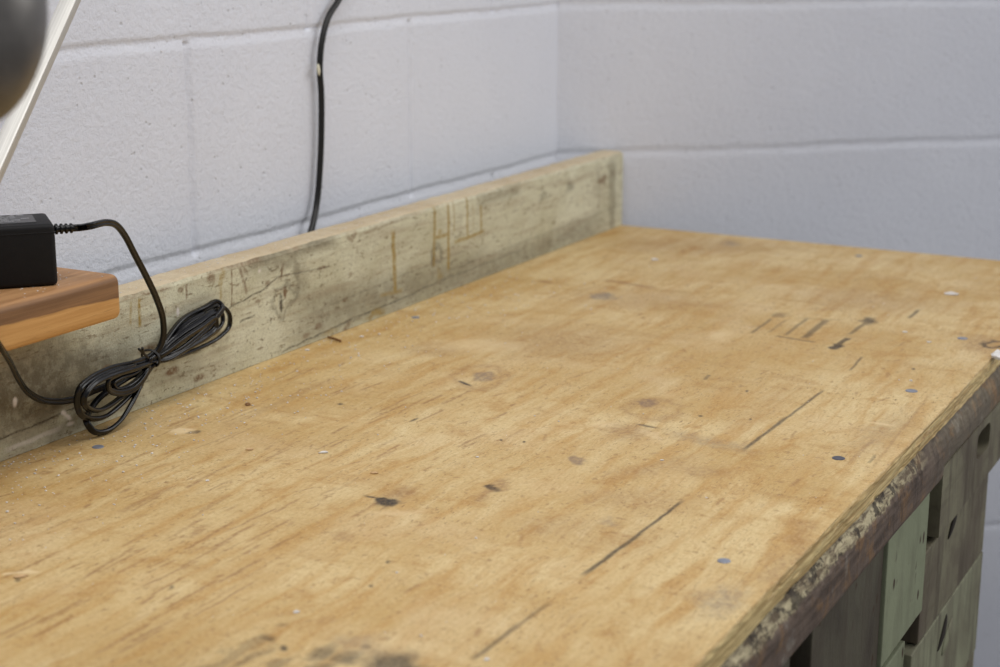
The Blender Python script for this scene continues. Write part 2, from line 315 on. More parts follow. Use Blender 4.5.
def ply_mat(off):
    m = M('worn_plywood', .56, 0, .3, off)
    co = m.co; cw = m.warp(co, 9, .03)
    x, y, z = m.sep(co)
    g1 = m.noise(cw, 1, 6, .62, .4, stretch=(7, 62, 7)).outputs[0]
    g2 = m.noise(cw, 1, 5, .7, 0, stretch=(34, 420, 30)).outputs[0]
    cl = m.noise(cw, 5.5, 5, .6, .6).outputs[0]
    cl2 = m.noise(cw, 24, 5, .7, .4, loc=(3, 1, 0)).outputs[0]
    cross = m.noise(cw, 1, 4, .6, .3, stretch=(40, 7, 10), loc=(5, 2, 0)).outputs[0]
    c = m.mix(m.rng(cl, .3, .7), lin((216, 192, 142)), lin((193, 161, 104)))
    c = m.mix(m.rng(g1, .42, .70, 0, .75), c, lin((186, 144, 80)))
    c = m.mix(m.rng(g1, .42, .30, 0, .35), c, lin((226, 206, 160)))
    c = m.mix(m.rng(cl2, .52, .70, 0, .60), c, lin((176, 134, 76)))
    c = m.mix(m.rng(cross, .54, .72, 0, .42), c, lin((172, 134, 80)))
    c = m.mix(m.rng(g2, .60, .74, 0, .40), c, lin((160, 118, 68)))
    c = m.mix(m.rng(m.noise(cw, 60, 4, .7, loc=(9, 4, 0)).outputs[0], .60, .72, 0, .35), c, lin((150, 112, 68)))
    # weathered pale wear near the middle
    c = m.mix(m.rng(m.noise(cw, 8, 3, .5, loc=(1, 7, 0)).outputs[0], .52, .7, 0, .32), c, lin((221, 198, 156)))
    gr = m.noise(co, 330, 4, .8).outputs[0]
    c = m.mix(m.rng(gr, .48, .68, 0, .38), c, lin((152, 118, 68)))
    c = m.mix(m.rng(gr, .46, .34, 0, .30), c, lin((230, 210, 174)))
    g3 = m.noise(cw, 1, 4, .7, 0, stretch=(55, 620, 60), loc=(4, 4, 4)).outputs[0]
    c = m.mix(m.rng(g3, .53, .68, 0, .45), c, lin((164, 120, 66)))
    c = m.mix(m.rng(g3, .42, .30, 0, .25), c, lin((226, 204, 164)))
    c = m.mix(m.rng(m.noise(co, 130, 4, .7, loc=(1, 9, 1)).outputs[0], .58, .66, 0, .50), c, lin((142, 106, 64)))
    # fine short flecks along the grain
    fl = m.noise(co, 1, 2, .5, stretch=(130, 520, 50), loc=(2, 2, 1)).outputs[0]
    reg = m.rng(m.noise(co, 11, 2, loc=(6, 0, 0)).outputs[0], .42, .62)
    c = m.mix(m.math('MULTIPLY', m.rng(fl, .61, .70, 0, .65), reg), c, lin((124, 88, 50)))
    mr = m.attr('wear'); mb = m.broken(mr); mk = [mb[0], mb[1], m.broken(mr, 240, .78)[2], mr[3]]
    c = m.mix(mk[0], c, lin((142, 102, 64)))
    c = m.mix(mk[1], c, lin((128, 116, 106)))
    c = m.mix(mk[2], c, lin((38, 34, 34)))
    c = m.mix(mk[3], c, lin((228, 204, 160)))
    # front edge: bare plies
    edge = m.rng(z, -.0006, -.0022, 0, 1)
    pl = m.noise(co, 1, 4, .6, 0, stretch=(9, 9, 520)).outputs[0]
    ce = m.mix(m.rng(pl, .38, .62), lin((224, 200, 142)), lin((180, 148, 94)))
    ce = m.mix(m.rng(m.noise(co, 1, 3, .6, stretch=(60, 60, 700), loc=(2, 0, 5)).outputs[0], .62, .72, 0, .6), ce, lin((84, 62, 38)))
    c = m.mix(edge, c, ce)
    m.base(c)
    h = m.math('ADD', m.math('MULTIPLY', g2, .5), m.math('MULTIPLY', g1, .5)); h = m.math('ADD', h, m.math('MULTIPLY', m.math('ADD', gr, g3), .5))
    m.normal(m.bump(h, .40, .0009))
    m.put(m.b.inputs['Roughness'], m.rng(cl2, .3, .7, .46, .64))
    return m.m

def board_mat(off):
    m = M('weathered_sage_paint', .68, 0, .3, off)
    co = m.co
    mr = m.attr('wear'); mb = m.broken(mr, 260, .45); mk = [m.broken(mr, 90, .72)[0]]+mb[1:]; mk2 = m.attr('drops')
    g = m.noise(co, 1, 6, .65, .3, stretch=(9, 60, 110)).outputs[0]
    g2 = m.noise(co, 1, 5, .7, 0, stretch=(26, 200, 420)).outputs[0]
    cl = m.noise(co, 9, 6, .65, .5).outputs[0]
    sp = m.noise(co, 75, 5, .75, .3).outputs[0]
    c = m.mix(m.rng(cl, .32, .68), lin((212, 210, 186)), lin((190, 186, 158)))
    c = m.mix(m.rng(g, .45, .68, 0, .6), c, lin((168, 155, 130)))
    gr = m.noise(co, 520, 3, .7).outputs[0]
    c = m.mix(m.rng(gr, .50, .68, 0, .40), c, lin((128, 116, 92)))
    fk = m.noise(co, 1, 3, .6, 0, stretch=(90, 300, 330), loc=(3, 3, 1)).outputs[0]
    c = m.mix(m.rng(fk, .60, .68, 0, .65), c, lin((112, 92, 62)))
    c = m.mix(m.rng(m.noise(co, 140, 3, .7, loc=(8, 1, 1)).outputs[0], .64, .70, 0, .7), c, lin((92, 76, 54)))
    c = m.mix(m.rng(g2, .58, .72, 0, .45), c, lin((124, 110, 84)))
    c = m.mix(m.rng(sp, .58, .70, 0, .55), c, lin((118, 102, 74)))
    c = m.mix(m.rng(m.noise(co, 30, 5, .7, .5, loc=(4, 4, 4)).outputs[0], .60, .68, 0, .6), c, lin((206, 200, 172)))
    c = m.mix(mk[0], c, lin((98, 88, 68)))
    c = m.mix(mk[1], c, lin((104, 70, 38)))
    c = m.mix(mk[2], c, lin((58, 48, 36)))
    c = m.mix(mk[3], c, lin((150, 122, 46)))
    c = m.mix(mk2[0], c, lin((224, 214, 204)))
    # dusty bare top face
    ge = m.n('ShaderNodeNewGeometry'); up = m.rng(m.sep(ge.outputs['Normal'])[2], .35, .75)
    ct = m.mix(m.rng(cl, .35, .65), lin((204, 188, 158)), lin((186, 166, 134)))
    ct = m.mix(m.rng(sp, .55, .7, 0, .5), ct, lin((222, 208, 186)))
    ct = m.mix(m.rng(m.noise(co, 42, 4, .7, loc=(1, 1, 1)).outputs[0], .62, .70, 0, .6), ct, lin((140, 108, 74)))
    c = m.mix(up, c, ct)
    m.base(c)
    h = m.math('ADD', m.math('MULTIPLY', g2, .6), m.math('MULTIPLY', sp, .6))
    m.normal(m.bump(m.math('ADD', h, gr), .5, .0012))
    return m.m

def rail_mat(off):
    m = M('dark_rough_rail', .75, 0, .3, off)
    co = m.co; x, y, z = m.sep(co)
    g = m.noise(co, 1, 6, .7, .4, stretch=(14, 80, 110)).outputs[0]
    st = m.noise(co, 1, 5, .7, .3, stretch=(60, 60, 16)).outputs[0]
    cl = m.noise(co, 34, 6, .7, .6).outputs[0]
    c = m.mix(m.rng(g, .35, .65), lin((116, 100, 88)), lin((82, 69, 60)))
    c = m.mix(m.rng(x, -.80, -.62, 0, .7), c, lin((112, 104, 88)))
    c = m.mix(m.rng(cl, .50, .66, 0, .75), c, lin((140, 108, 74)))
    c = m.mix(m.rng(st, .56, .68, 0, .6), c, lin((60, 50, 44)))
    c = m.mix(m.rng(m.noise(co, 18, 4, .7, loc=(3, 3, 3)).outputs[0], .60, .68, 0, .55), c, lin((148, 142, 132)))
    # splintered bare wood along the arris
    zz = m.math('ADD', z, m.math('MULTIPLY', m.math('SUBTRACT', m.noise(co, 45, 4, .7).outputs[0], .5), .014))
    band = m.rng(zz, -.0300, -.0265, 0, 1)
    fade = m.rng(x, -.72, -.86, .12, 1)
    cs = m.mix(m.rng(m.noise(co, 1, 5, .7, .4, stretch=(30, 160, 160), loc=(2, 2, 2)).outputs[0], .40, .6), lin((196, 184, 150)), lin((108, 94, 74)))
    cs = m.mix(m.rng(m.noise(co, 60, 4, .75, loc=(7, 1, 1)).outputs[0], .50, .58, 0, .85), cs, lin((56, 48, 40)))
    c = m.mix(m.math('MULTIPLY', band, fade), c, cs)
    m.base(c)
    m.normal(m.bump(m.math('ADD', g, m.math('ADD', cl, st)), .7, .0018))
    return m.m

def green_mat(name, a, b, off, dirt=.5, streak=(40, 40, 7), seed=0., chips=True, grain=None):
    m = M(name, .7, 0, .3, off); co = m.co
    cl = m.noise(co, 10, 5, .6, .5, loc=(seed, 0, 0)).outputs[0]
    stx = m.noise(co, 1, 5, .65, .3, stretch=streak, loc=(seed, 2, 0)).outputs[0]
    c = m.mix(m.rng(cl, .3, .7), lin(a), lin(b))
    c = m.mix(m.rng(stx, .46, .68, 0, dirt), c, lin((78, 68, 56)))
    if grain: c = m.mix(m.rng(m.noise(co, 1, 5, .7, .2, stretch=grain, loc=(seed, 5, 1)).outputs[0], .5, .66, 0, .5), c, lin((92, 84, 66)))
    if chips:
        vo = m.n('ShaderNodeTexVoronoi'); vo.inputs['Scale'].default_value = 1; m.l(m.map(m.warp(co, 120, .004), sc=(75, 75, 42)), vo.inputs['Vector'])
        sel = m.rng(m.noise(co, 22, 2, loc=(seed, 1, 8)).outputs[0], .5, .6)
        c = m.mix(m.math('MULTIPLY', m.rng(vo.outputs['Distance'], .26, .18), sel), c, lin((70, 52, 38)))
    m.base(c); m.normal(m.bump(m.math('ADD', stx, m.noise(co, 160, 3, .6).outputs[0]), .4, .001))
    return m.m

def lumber_mat(off):
    m = M('two_tone_lumber', .5, 0, .35, off); co = m.co; x, y, z = m.sep(co)
    g = m.noise(co, 1, 5, .6, .2, stretch=(6, 90, 260)).outputs[0]; g2 = m.noise(co, 1, 4, .7, 0, stretch=(30, 500, 900)).outputs[0]
    zz = m.math('ADD', z, m.math('MULTIPLY', m.math('SUBTRACT', m.noise(co, 1, 3, stretch=(14, 30, 30)).outputs[0], .5), .006))
    zz = m.math('ADD', zz, m.math('MULTIPLY', m.math('ADD', x, 1.112), .03))
    li = m.mix(m.rng(g, .35, .65), lin((206, 160, 100)), lin((188, 140, 82)))
    dk = m.mix(m.rng(g, .35, .65), lin((138, 102, 68)), lin((114, 82, 54)))
    c = m.mix(m.rng(zz, .1215, .1232), li, dk)
    ge = m.n('ShaderNodeNewGeometry'); up = m.rng(m.sep(ge.outputs['Normal'])[2], .5, .9)
    tp = m.mix(m.rng(g, .35, .65), lin((184, 140, 96)), lin((160, 118, 78)))
    c = m.mix(up, c, tp)
    c = m.mix(m.rng(g2, .58, .7, 0, .4), c, lin((96, 62, 34)))
    m.base(c); m.normal(m.bump(g2, .25, .0006)); return m.m

CORD = plain('black_pvc', (7, 7, 10), .22, 0, .36, 0, 400)
CABLE = plain('black_cable_jacket', (22, 21, 20), .42, 0, .4, .1, 300)
ABS = plain('black_textured_abs', (21, 20, 21), .6, 0, .25, .2, 700)
ABS_LABEL = plain('grey_black_label', (58, 58, 60), .4)
PRINT = plain('faded_print', (150, 150, 152), .5)
FLAKE = plain('white_paint_flake', (232, 228, 224), .6, bump=.2)
SPOT = plain('dried_paint', (222, 218, 196), .55)
STEEL = plain('dull_nail_steel', (140, 144, 156), .4, .15)
STEEL_D = plain('dark_nail_steel', (84, 84, 94), .4, .15)
DARKWOOD = plain('dark_timber', (48, 42, 36), .85, bump=.4, bscale=60)  # near-black tone stands in for shade on the panels behind gaps
SPLINT = plain('brown_splinter_wood', (128, 88, 48), .7)
CHIPWOOD = plain('pale_wood_chip', (214, 178, 132), .7)
def floor_mat():
    m = M('grey_concrete', .6, 0, .4)
    m.base(m.mix(m.rng(m.noise(m.co, 3, 6).outputs[0], .3, .7), lin((128, 126, 124)), lin((108, 106, 104)))); m.normal(m.bump(m.noise(m.co, 80, 4).outputs[0], .2, .001)); return m.m
def brushed(name, rgb, rough, metal=1., scale=(900, 900, 6)):
    m = M(name, rough, metal, .5)
    n_ = m.noise(m.co, 1, 3, .6, stretch=scale).outputs[0]
    m.base(m.mix(m.rng(n_, .3, .7), lin(rgb), lin([x*.93 for x in rgb]))); m.put(m.b.inputs['Roughness'], m.rng(n_, .3, .7, rough*.9, rough*1.15)); return m.m
ALU = brushed('satin_aluminium', (200, 198, 193), .5, .45)
SHADE = plain('dark_polished_metal', (128, 125, 122), .42, .8)

# ================================================================== ROOM
def block_wall(name, L0, L1, fine, zf, jx_rows, to_world, nrm, fine_step=.0022, vd=.0048):
    """coursed block wall as a displaced skin with thickness; s along the wall, z up"""
    def axis(lo, hi, f0, f1, st, coarse):
        a = list(np.arange(lo, f0, coarse)) if f0 > lo else []
        b = list(np.arange(max(lo, f0), min(hi, f1), st)); c = list(np.arange(max(f1, lo), hi, coarse)) if hi > f1 else []
        return np.array(a+b+c+[hi])
    ss = axis(L0, L1, fine[0], fine[1], fine_step, .03); zs = axis(FLOOR, 1.75, zf[0], zf[1], fine_step, .03)
    S, Z = np.meshgrid(ss, zs, indexing='ij')
    # smooth pseudo noise built from sines
    wob = .0009*np.sin(S*13+1)+.0004*np.sin(S*47+Z*9)+.00025*np.sin(S*150)
    k = np.round((Z-wob-JZ0)/.2032); dz = Z-wob-JZ0-k*.2032
    D = np.zeros_like(S)
    hw = .0062
    prof = lambda d: np.where(np.abs(d) < hw, 1-(d/hw)**2, 0)
    # the joint is struck: steep under the upper block, sloping out to the lower one
    t = (dz+hw)/(2*hw); hp = np.where((t > 0) & (t < 1), np.clip((1-t)/.2, 0, 1)*np.where(t < .8, (np.clip(t, 0, 1)/.8)**.8, 1), 0)
    D -= .0019*hp
    row = np.floor((Z-JZ0)/.2032)
    par = (row.astype(int) % 2 == 0)
    for pr_, x0 in ((True, jx_rows[0]), (False, jx_rows[1])):
        wv = .0005*np.sin(Z*37+x0)+.0003*np.sin(Z*140)
        q = (S-wv-x0)/.4064; dx = (q-np.round(q))*.4064
        tv = np.clip((dx+.005)/.010, 0, 1); D -= np.where(par == pr_, vd*np.clip(tv/.18, 0, 1)*(1-tv)**.8, 0)
    D += .0003*np.sin(S*13+Z*11)*np.sin(Z*19)+.00012*np.sin(S*51+2)*np.sin(Z*43+1)
    X, Y = to_world(S); X = X+nrm[0]*D; Y = Y+nrm[1]*D
    n0, n1 = S.shape
    V = np.stack([X, Y, Z], -1).reshape(-1, 3)
    idx = np.arange(n0*n1).reshape(n0, n1)
    q = np.stack([idx[:-1, :-1], idx[1:, :-1], idx[1:, 1:], idx[:-1, 1:]], -1).reshape(-1, 4)
    # back side: one big slab behind the skin
    xa, ya = to_world(np.array([L0, L1])); T = .14
    bv = [(xa[i]-nrm[0]*T, ya[i]-nrm[1]*T, z) for i in (0, 1) for z in (FLOOR, 1.75)]
    b0 = len(V); V = np.vstack([V, bv])
    faces = [tuple(f) for f in q.tolist()]
    faces += [(b0, b0+1, b0+3, b0+2), tuple(idx[0, :].tolist())+(b0+1, b0), tuple(idx[-1, ::-1].tolist())+(b0+2, b0+3),
              tuple(idx[::-1, 0].tolist())+(b0, b0+2), tuple(idx[:, -1].tolist())+(b0+3, b0+1)]
    me = bpy.data.meshes.new(name); me.from_pydata(V.tolist(), [], faces); me.update()
    bm = bmesh.new(); bm.from_mesh(me); bmesh.ops.recalc_face_normals(bm, faces=bm.faces); bm.to_mesh(me); bm.free()
    o = link(name, me, WALL, smooth=True, angle=50); tag(o, kind='structure'); return o
parity0 = 0
JXA, JXB = JX0, JX0+.2032
block_wall('wall_left', -3.2, XC, (-1.25, .0), (.05, .40), (JXA, JXB), lambda s: (s, s*0), (0, -1))
dA = (-math.sin(AL), -math.cos(AL))
nA = (-math.cos(AL), math.sin(AL))
def wl2(s): return XC+dA[0]*s, dA[1]*s
block_wall('wall_back', 0., 2.4, (0., 1.5), (-.62, .42), (.86, .66), wl2, (nA[0], nA[1]), .0035, .0003)
bm = bmesh.new(); add_box(bm, -3.4, 1.9, -3.4, .14, FLOOR-.1, FLOOR)
tag(link('floor', from_bm(bm), floor_mat()), kind='structure')

# ================================================================== WORKBENCH
RB = (-.75, -.36, FLOOR)
bench = thing('workbench', 'old timber workbench with worn plywood top and pale green painted sides', 'workbench', RB)
XL = -2.0
def fx(a, b, st): return list(np.arange(a, b, st))+[b]
# plywood top
def prof_ply(x):
    e = []
    for k, z in enumerate((-.0002, -.0012, -.0030, -.0048, -.0066, -.0085, -.0105, -.0125, -.0145, -.0165)):
        r = .0010 if k == 0 else (.0004 if k == 1 else 0)
        ly = .0007*nz(x*9, k*1.7, 0)+.0008*nz(x*70, k*3.1, 2)
        chip = max(0, nz(x*26, k*.6, 7)-.42)*.010
        e.append((-W+r+ly+chip, z))
    return [(-GAP-.002, 0), (-W+.003, 0)]+e+[(-W+.004, -.0172), (-GAP-.002, -.0172)]
xs = list(np.arange(XL, -1.52, .01))+fx(-1.52, 0, .0013)
ys = -GAP-.002+np.linspace(0, 1, 700)*(-W+.003+GAP+.002)
rows = []
for x in xs:
    p = prof_ply(x); rows.append([(y, 0.) for y in ys]+p[2:])
me, V = sweep_dense(xs, rows)
paint(me, len(V), [('wear', [marks(V[:, 0], V[:, 1], k)*(V[:, 2] > -.003) for k in (K_BROWN, K_GREY, K_DARK, K_PALE)])])
ply_off = tuple(RB)
PLY = ply_mat(ply_off)
link('bench_top', me, PLY, bench)
# upright board along the wall side
def prof_board(x):
    w = .0010*nz(x*18, 0, 1)+.0007*nz(x*70, 2, 1)
    f = lambda k: .0006*nz(x*30, k*1.3, 5)
    ch = max(0, nz(x*22, 1, 3)-.25)*.006
    return [(-TB+f(0), .0004), (-TB+f(1), .016), (-TB+f(1)+.0001, .0172), (-TB+f(1), .0184), (-TB+f(2), .05), (-TB+f(3), .085), (-TB+f(3)+.0006+ch*.5, HB-.0045-ch+w),
            (-TB+.0022+ch, HB-.0012+w), (-TB+.006+ch, HB+w), (-GAP-.006, HB+w*.5), (-GAP-.001, HB-.001+w), (-GAP, HB-.006), (-GAP, .0004)]
xs = list(np.arange(XL, -1.32, .01))+fx(-1.32, 0, .0013)
rows = []
for x in xs:
    p = prof_board(x); r = []
    for a, b, k in zip(p[:6], p[1:7], (18, 2, 2, 35, 38, 14)):  # refine the painted face
        r += [(a[0]+(b[0]-a[0])*t/k, a[1]+(b[1]-a[1])*t/k) for t in range(k)]
    rows.append(r+p[6:])
n_ = min(len(r) for r in rows)
assert all(len(r) == n_ for r in rows)
me, V = sweep_dense(xs, rows)
fr = V[:, 1] < -TB+.008
paint(me, len(V), [('wear', [marks(V[:, 0], V[:, 2], k)*fr for k in (K_MUD_SHADE, K_RUST, K_CRACK, K_DRIP)]), ('drops', [marks(V[:, 0], V[:, 2], K_DROP)*fr])])
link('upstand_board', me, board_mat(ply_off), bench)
# front rail with a splintered top arris
def prof_rail(x):
    a = .0018*nz(x*35, 1, 1)+.0016*nz(x*110, 4, 1); b = .0022*nz(x*28, 5, 2)+.0012*nz(x*90, 8, 1)
    lo = .0012*nz(x*16, 9, 9)+(.0100 if x > -.6985 else 0.)
    return [(-W+.060, -.0176), (-W+.0015+a*.4, -.0180), (-W-.0025+a, -.0235+b), (-W-.0052+a*.6, -.0305+b), (-W-.006, -.036+b*.5), (-W-.006, -.056+lo), (-W-.005, -.0595+lo), (-W+.030, -.0600), (-W+.060, -.0600)]
me = sweep_x(fx(XL, -.004, .003), prof_rail)
RAIL = rail_mat(ply_off)
link('front_rail', me, RAIL, bench)
yf = -W-.003
GREEN = green_mat('sage_green_paint', (146, 152, 124), (132, 138, 112), ply_off, .25, (30, 30, 8), 1.)
DRAB = green_mat('drab_worn_paint', (134, 130, 106), (98, 88, 74), ply_off, .75, (55, 55, 8), 4., False, (8, 60, 60))
DRAB2 = green_mat('grimy_green_paint', (146, 148, 122), (112, 106, 88), ply_off, .7, (45, 45, 5), 8., False)
DARKGREEN = green_mat('dark_grimy_boards', (96, 92, 76), (70, 62, 52), ply_off, .6, (70, 70, 9), 12., True)
def pierced(x0, x1, z0, z1, y0, y1, hx0, hx1, hz0, hz1, n=14):
    """plank with a rounded slot cut right through"""
    bm = bmesh.new(); K = 40
    cx, cz = (hx0+hx1)/2, (hz0+hz1)/2; rx, rz = (hx1-hx0)/2, (hz1-hz0)/2
    outer, inner = [], []
    for i in range(K):
        a = 2*PI*(i+.5)/K; c, s_ = math.cos(a), math.sin(a)
        inner.append((cx+rx*math.copysign(abs(c)**.45, c), cz+rz*math.copysign(abs(s_)**.45, s_)))
        t = min(((x1-cx) if c > 0 else (cx-x0))/max(abs(c), 1e-9), ((z1-cz) if s_ > 0 else (cz-z0))/max(abs(s_), 1e-9))
        outer.append((cx+c*t, cz+s_*t))
    cor = [(x0, z0), (x1, z0), (x1, z1), (x0, z1)]
    for q in cor:                                              # snap nearest outer point to each corner
        j = min(range(K), key=lambda i: (outer[i][0]-q[0])**2+(outer[i][1]-q[1])**2); outer[j] = q
    R = [[bm.verts.new((p[0], y, p[1])) for p in ring] for y in (y0, y1) for ring in (outer, inner)]
    for i in range(K):
        j = (i+1) % K
        bm.faces.new((R[0][i], R[0][j], R[1][j], R[1][i])); bm.faces.new((R[2][i], R[3][i], R[3][j], R[2][j]))
        bm.faces.new((R[0][i], R[2][i], R[2][j], R[0][j])); bm.faces.new((R[1][i], R[1][j], R[3][j], R[3][i]))
    return from_bm(bm)
# wide end plank with the hand slot
link('end_plank', pierced(-.700, -.004, -.1150, -.0502, -W-.0058, -W+.030, -.563, -.507, -.0850, -.0580), DRAB, bench)
def plank(name, x0, x1, z0, z1, y0, y1, mat, bev=.0012):
    bm = bmesh.new(); add_box(bm, x0, x1, y0, y1, z0, z1, bev, 2)
    return link(name, from_bm(bm), mat, bench)
plank('side_board', -.737, -.480, -.2025, -.1195, yf+.0006, -W+.028, DRAB)
plank('side_board', -.760, -.480, -.3100, -.2035, yf, -W+.028, DRAB2)
plank('side_board', -.760, -.480, -.4200, -.3110, yf+.001, -W+.028, DRAB)
plank('green_board', -.868, -.737, -.1700, -.0602, yf-.001, -W+.028, GREEN)
plank('side_board', -1.052, -.869, -.3600, -.0602, yf+.002, -W+.028, DARKGREEN)
plank('side_board', -.862, -.761, -.4200, -.1900, yf+.006, -W+.034, GREEN)
plank('side_board', XL, -1.100, -.3600, -.0602, yf+.002, -W+.028, DARKGREEN)
plank('gap_shade_panel', XL, -.480, -.4200, -.0602, -W+.075, -W+.095, DARKWOOD)  # unseen dark sheet added so the gaps between side boards read as unlit
plank('slot_shade_backing', -.600, -.470, -.1250, -.0180, -W+.055, -W+.074, DARKWOOD)  # dark sheet behind the hand slot, painting the shade inside it
plank('apron', -.040, -.005, -.1190, -.0176, -W+.032, -GAP-.004, DRAB2)
plank('apron', XL, -.006, -.1190, -.0176, -GAP-.040, -GAP-.004, DRAB2)
for x0, y0 in ((-.545, -W+.029), (XL, -W+.029), (-.545, -GAP-.14), (XL, -GAP-.14)):
    plank('leg', x0, x0+.080, FLOOR, -.0176 if y0 < -.4 else -.1192, y0, y0+.045 if y0 < -.4 else y0+.090, DARKWOOD if y0 > -.4 else DRAB2, .002)
plank('lower_shelf', XL+.02, -.545, -.70, -.68, -W+.08, -GAP-.05, DARKWOOD)
# nail heads set in the top
for u, v, r, mt in ((838.5, 458.3, .0052, STEEL_D), (724, 561, .0045, STEEL), (911.5, 391, .0056, STEEL), (962.5, 338.5, .0052, STEEL), (98, 447, .0048, STEEL), (415.5, 317.5, .0045, STEEL), (859, 256, .0045, STEEL)):
    P = top(u, v)
    me = lathe([(.0, -.002), (r, -.002), (r, .0002), (r*.86, .0006), (.0001, .0005)], 20, Matrix.Translation(Vector((P[0], P[1], 0))))
    o = link('nail_head', me, mt, bench)
# split knots: a dark slit with a proud lip of wood
def lens(name, u, v, rx, rz, h, ang, mat):
    P = face(u, v, yf-.002)
    me = lathe([(.0, 0), (1, 0), (.9, .35), (.6, .7), (.2, .95), (.0001, 1)], 24)
    me.transform(Matrix.Diagonal((rx, rz, h, 1))); me.transform(Matrix.Rotation(PI/2, 4, 'X')); me.transform(Matrix.Rotation(ang, 4, 'Y')); me.transform(Matrix.Translation(Vector((P[0], yf, P[2]))))
    return link(name, me, mat, bench, smooth=True)
lens('split_knot', 949, 637, .022, .008, .0030, -.55, DRAB2); lens('split', 944, 633, .020, .0026, .0034, -.75, DARKWOOD)
lens('split', 955, 521, .020, .0026, .0030, -.75, DARKWOOD)

# ================================================================== LUMBER OFFCUT ON THE UPSTAND
PO = (-1.25, -.095, HB+.0014)
def prof_lum(x):
    y0, y1, z0, z1 = -.1390, -.0500, HB+.0014, .1405; out = []
    for cy, cz, a0 in ((y0, z0, 180), (y1, z0, 270), (y1, z1, 0), (y0, z1, 90)):
        r = .0062 if cy == y0 else .004
        for k in range(7):
            a = math.radians(a0+k*15); ccx = cy+(r if cy == y0 else -r); ccz = cz+(r if cz == z0 else -r)
            out.append((ccx+r*math.cos(a), ccz+r*math.sin(a)))
    if x > -1.1115:                                            # eased end
        t = min(1, (x+1.1115)/.0055); k = 1-math.sqrt(max(0, 1-t*t)); s = .0050*k
        my, mz = (y0+y1)/2, (z0+z1)/2
        out = [(my+(p[0]-my)*(1-s/.0445), mz+(p[1]-mz)*(1-s/.019)) for p in out]
    return out
me = sweep_x([-1.42, -1.35, -1.28, -1.22, -1.17, -1.13, -1.1115, -1.110, -1.1085, -1.1073, -1.1065, -1.1060], prof_lum)
lum = link('lumber_offcut', me, lumber_mat(PO), loc=PO, smooth=True, angle=40)
tag(lum, 'short two-tone brown wood plank under the black power adapter, resting on the upright board', 'wood plank')

# ================================================================== POWER ADAPTER
ZT = .1407
e1 = Vector((-.755, .656, 0)).normalized(); e2 = Vector((-e1.y, e1.x, 0))*-1
A0 = Vector((-1.1635, -.1275, ZT))
LA, DA, HA = .094, .055, .0475
ad = thing('power_adapter', 'black plastic power adapter on the wooden plank, its cord tied in a looped bundle', 'power adapter', tuple(A0+e1*LA/2+e2*DA/2))
Rm = Matrix((( -e1.x, e2.x, 0, 0), (-e1.y, e2.y, 0, 0), (0, 0, 1, 0), (0, 0, 0, 1)))
def adm(c): return Matrix.Translation(c) @ Rm
ctr = A0+e1*LA/2+e2*DA/2
bm = bmesh.new()
add_box(bm, -LA/2, LA/2, -DA/2, DA/2, 0, HA, .0036, 4, adm(ctr))
link('body', from_bm(bm), ABS, ad, smooth=True, angle=35)
bm = bmesh.new()
add_box(bm, -LA/2+.008, LA/2-.012, -DA/2+.012, DA/2-.010, HA-.0002, HA+.0005, .0002, 1, adm(ctr))
lab = link('label', from_bm(bm), ABS_LABEL, ad)
bm = bmesh.new()                                               # rows of faded unreadable print
for r in range(6):
    x = -LA/2+.014
    while x < LA/2-.020:
        w_ = random.uniform(.002, .008)
        if random.random() < .8: add_box(bm, x, min(x+w_, LA/2-.016), -DA/2+.017+r*.0052, -DA/2+.0195+r*.0052, HA+.0004, HA+.0007, 0, 1, adm(ctr))
        x += w_+.0015
link('print', from_bm(bm), PRINT, ad)
# parting seam
bm = bmesh.new(); add_box(bm, -LA/2-.0003, LA/2+.0003, -DA/2-.0003, DA/2+.0003, HA-.0066, HA-.0060, .0002, 1, adm(ctr)); link('seam', from_bm(bm), ABS, ad)
# strain relief out of the short end
S0 = A0+e2*.016+Vector((0, 0, HA-.0065)); dS = (-e1)
S0 = Vector((S0.x, S0.y, float(at(57, 228.3, 1, S0.y)[2])))
prof = []; LR = .0165; nr = 4
prof.append((.0036, 0))
for k in range(nr):
    a = .0012+k*.0037
    prof += [(.0026, a), (.0040-.0001*k, a+.0004), (.0042-.0001*k, a+.0010), (.0042-.0001*k, a+.0018), (.0038-.0001*k, a+.0024), (.0026, a+.0028)]
prof += [(.0024, LR-.001), (.0021, LR)]
rot = Vector((0, 0, 1)).rotation_difference(dS).to_matrix().to_4x4()
link('strain_relief', lathe(prof, 20, Matrix.Translation(S0) @ rot), CORD, ad, smooth=True, angle=30)
SE = S0+dS*LR

# cord: measured course, standing a little off the board, with its loops
def P3(u, v, y): return Vector(at(u, v, 1, y))
def bd(X, Y, y): return P3(60+X/4.444, 290+Y/4.444, y)
yT = -.0985
lead = [SE-dS*.004, SE+dS*.003]
sx = [P3(90, 226, -.1425), P3(106, 222.5, -.139), P3(116, 225, -.135), P3(124.5, 235, -.131), P3(135, 255, -.126), P3(147.5, 279, -.120), P3(157.5, 301, -.114), P3(163, 320, -.109), P3(163, 338, -.106), P3(158, 350, -.104)]
tie_c = bd(405, 320, yT)
def T(du, dv, dy=0.): return P3(151+du, 361+dv, yT+dy)          # strand places inside the tie
cyc = []
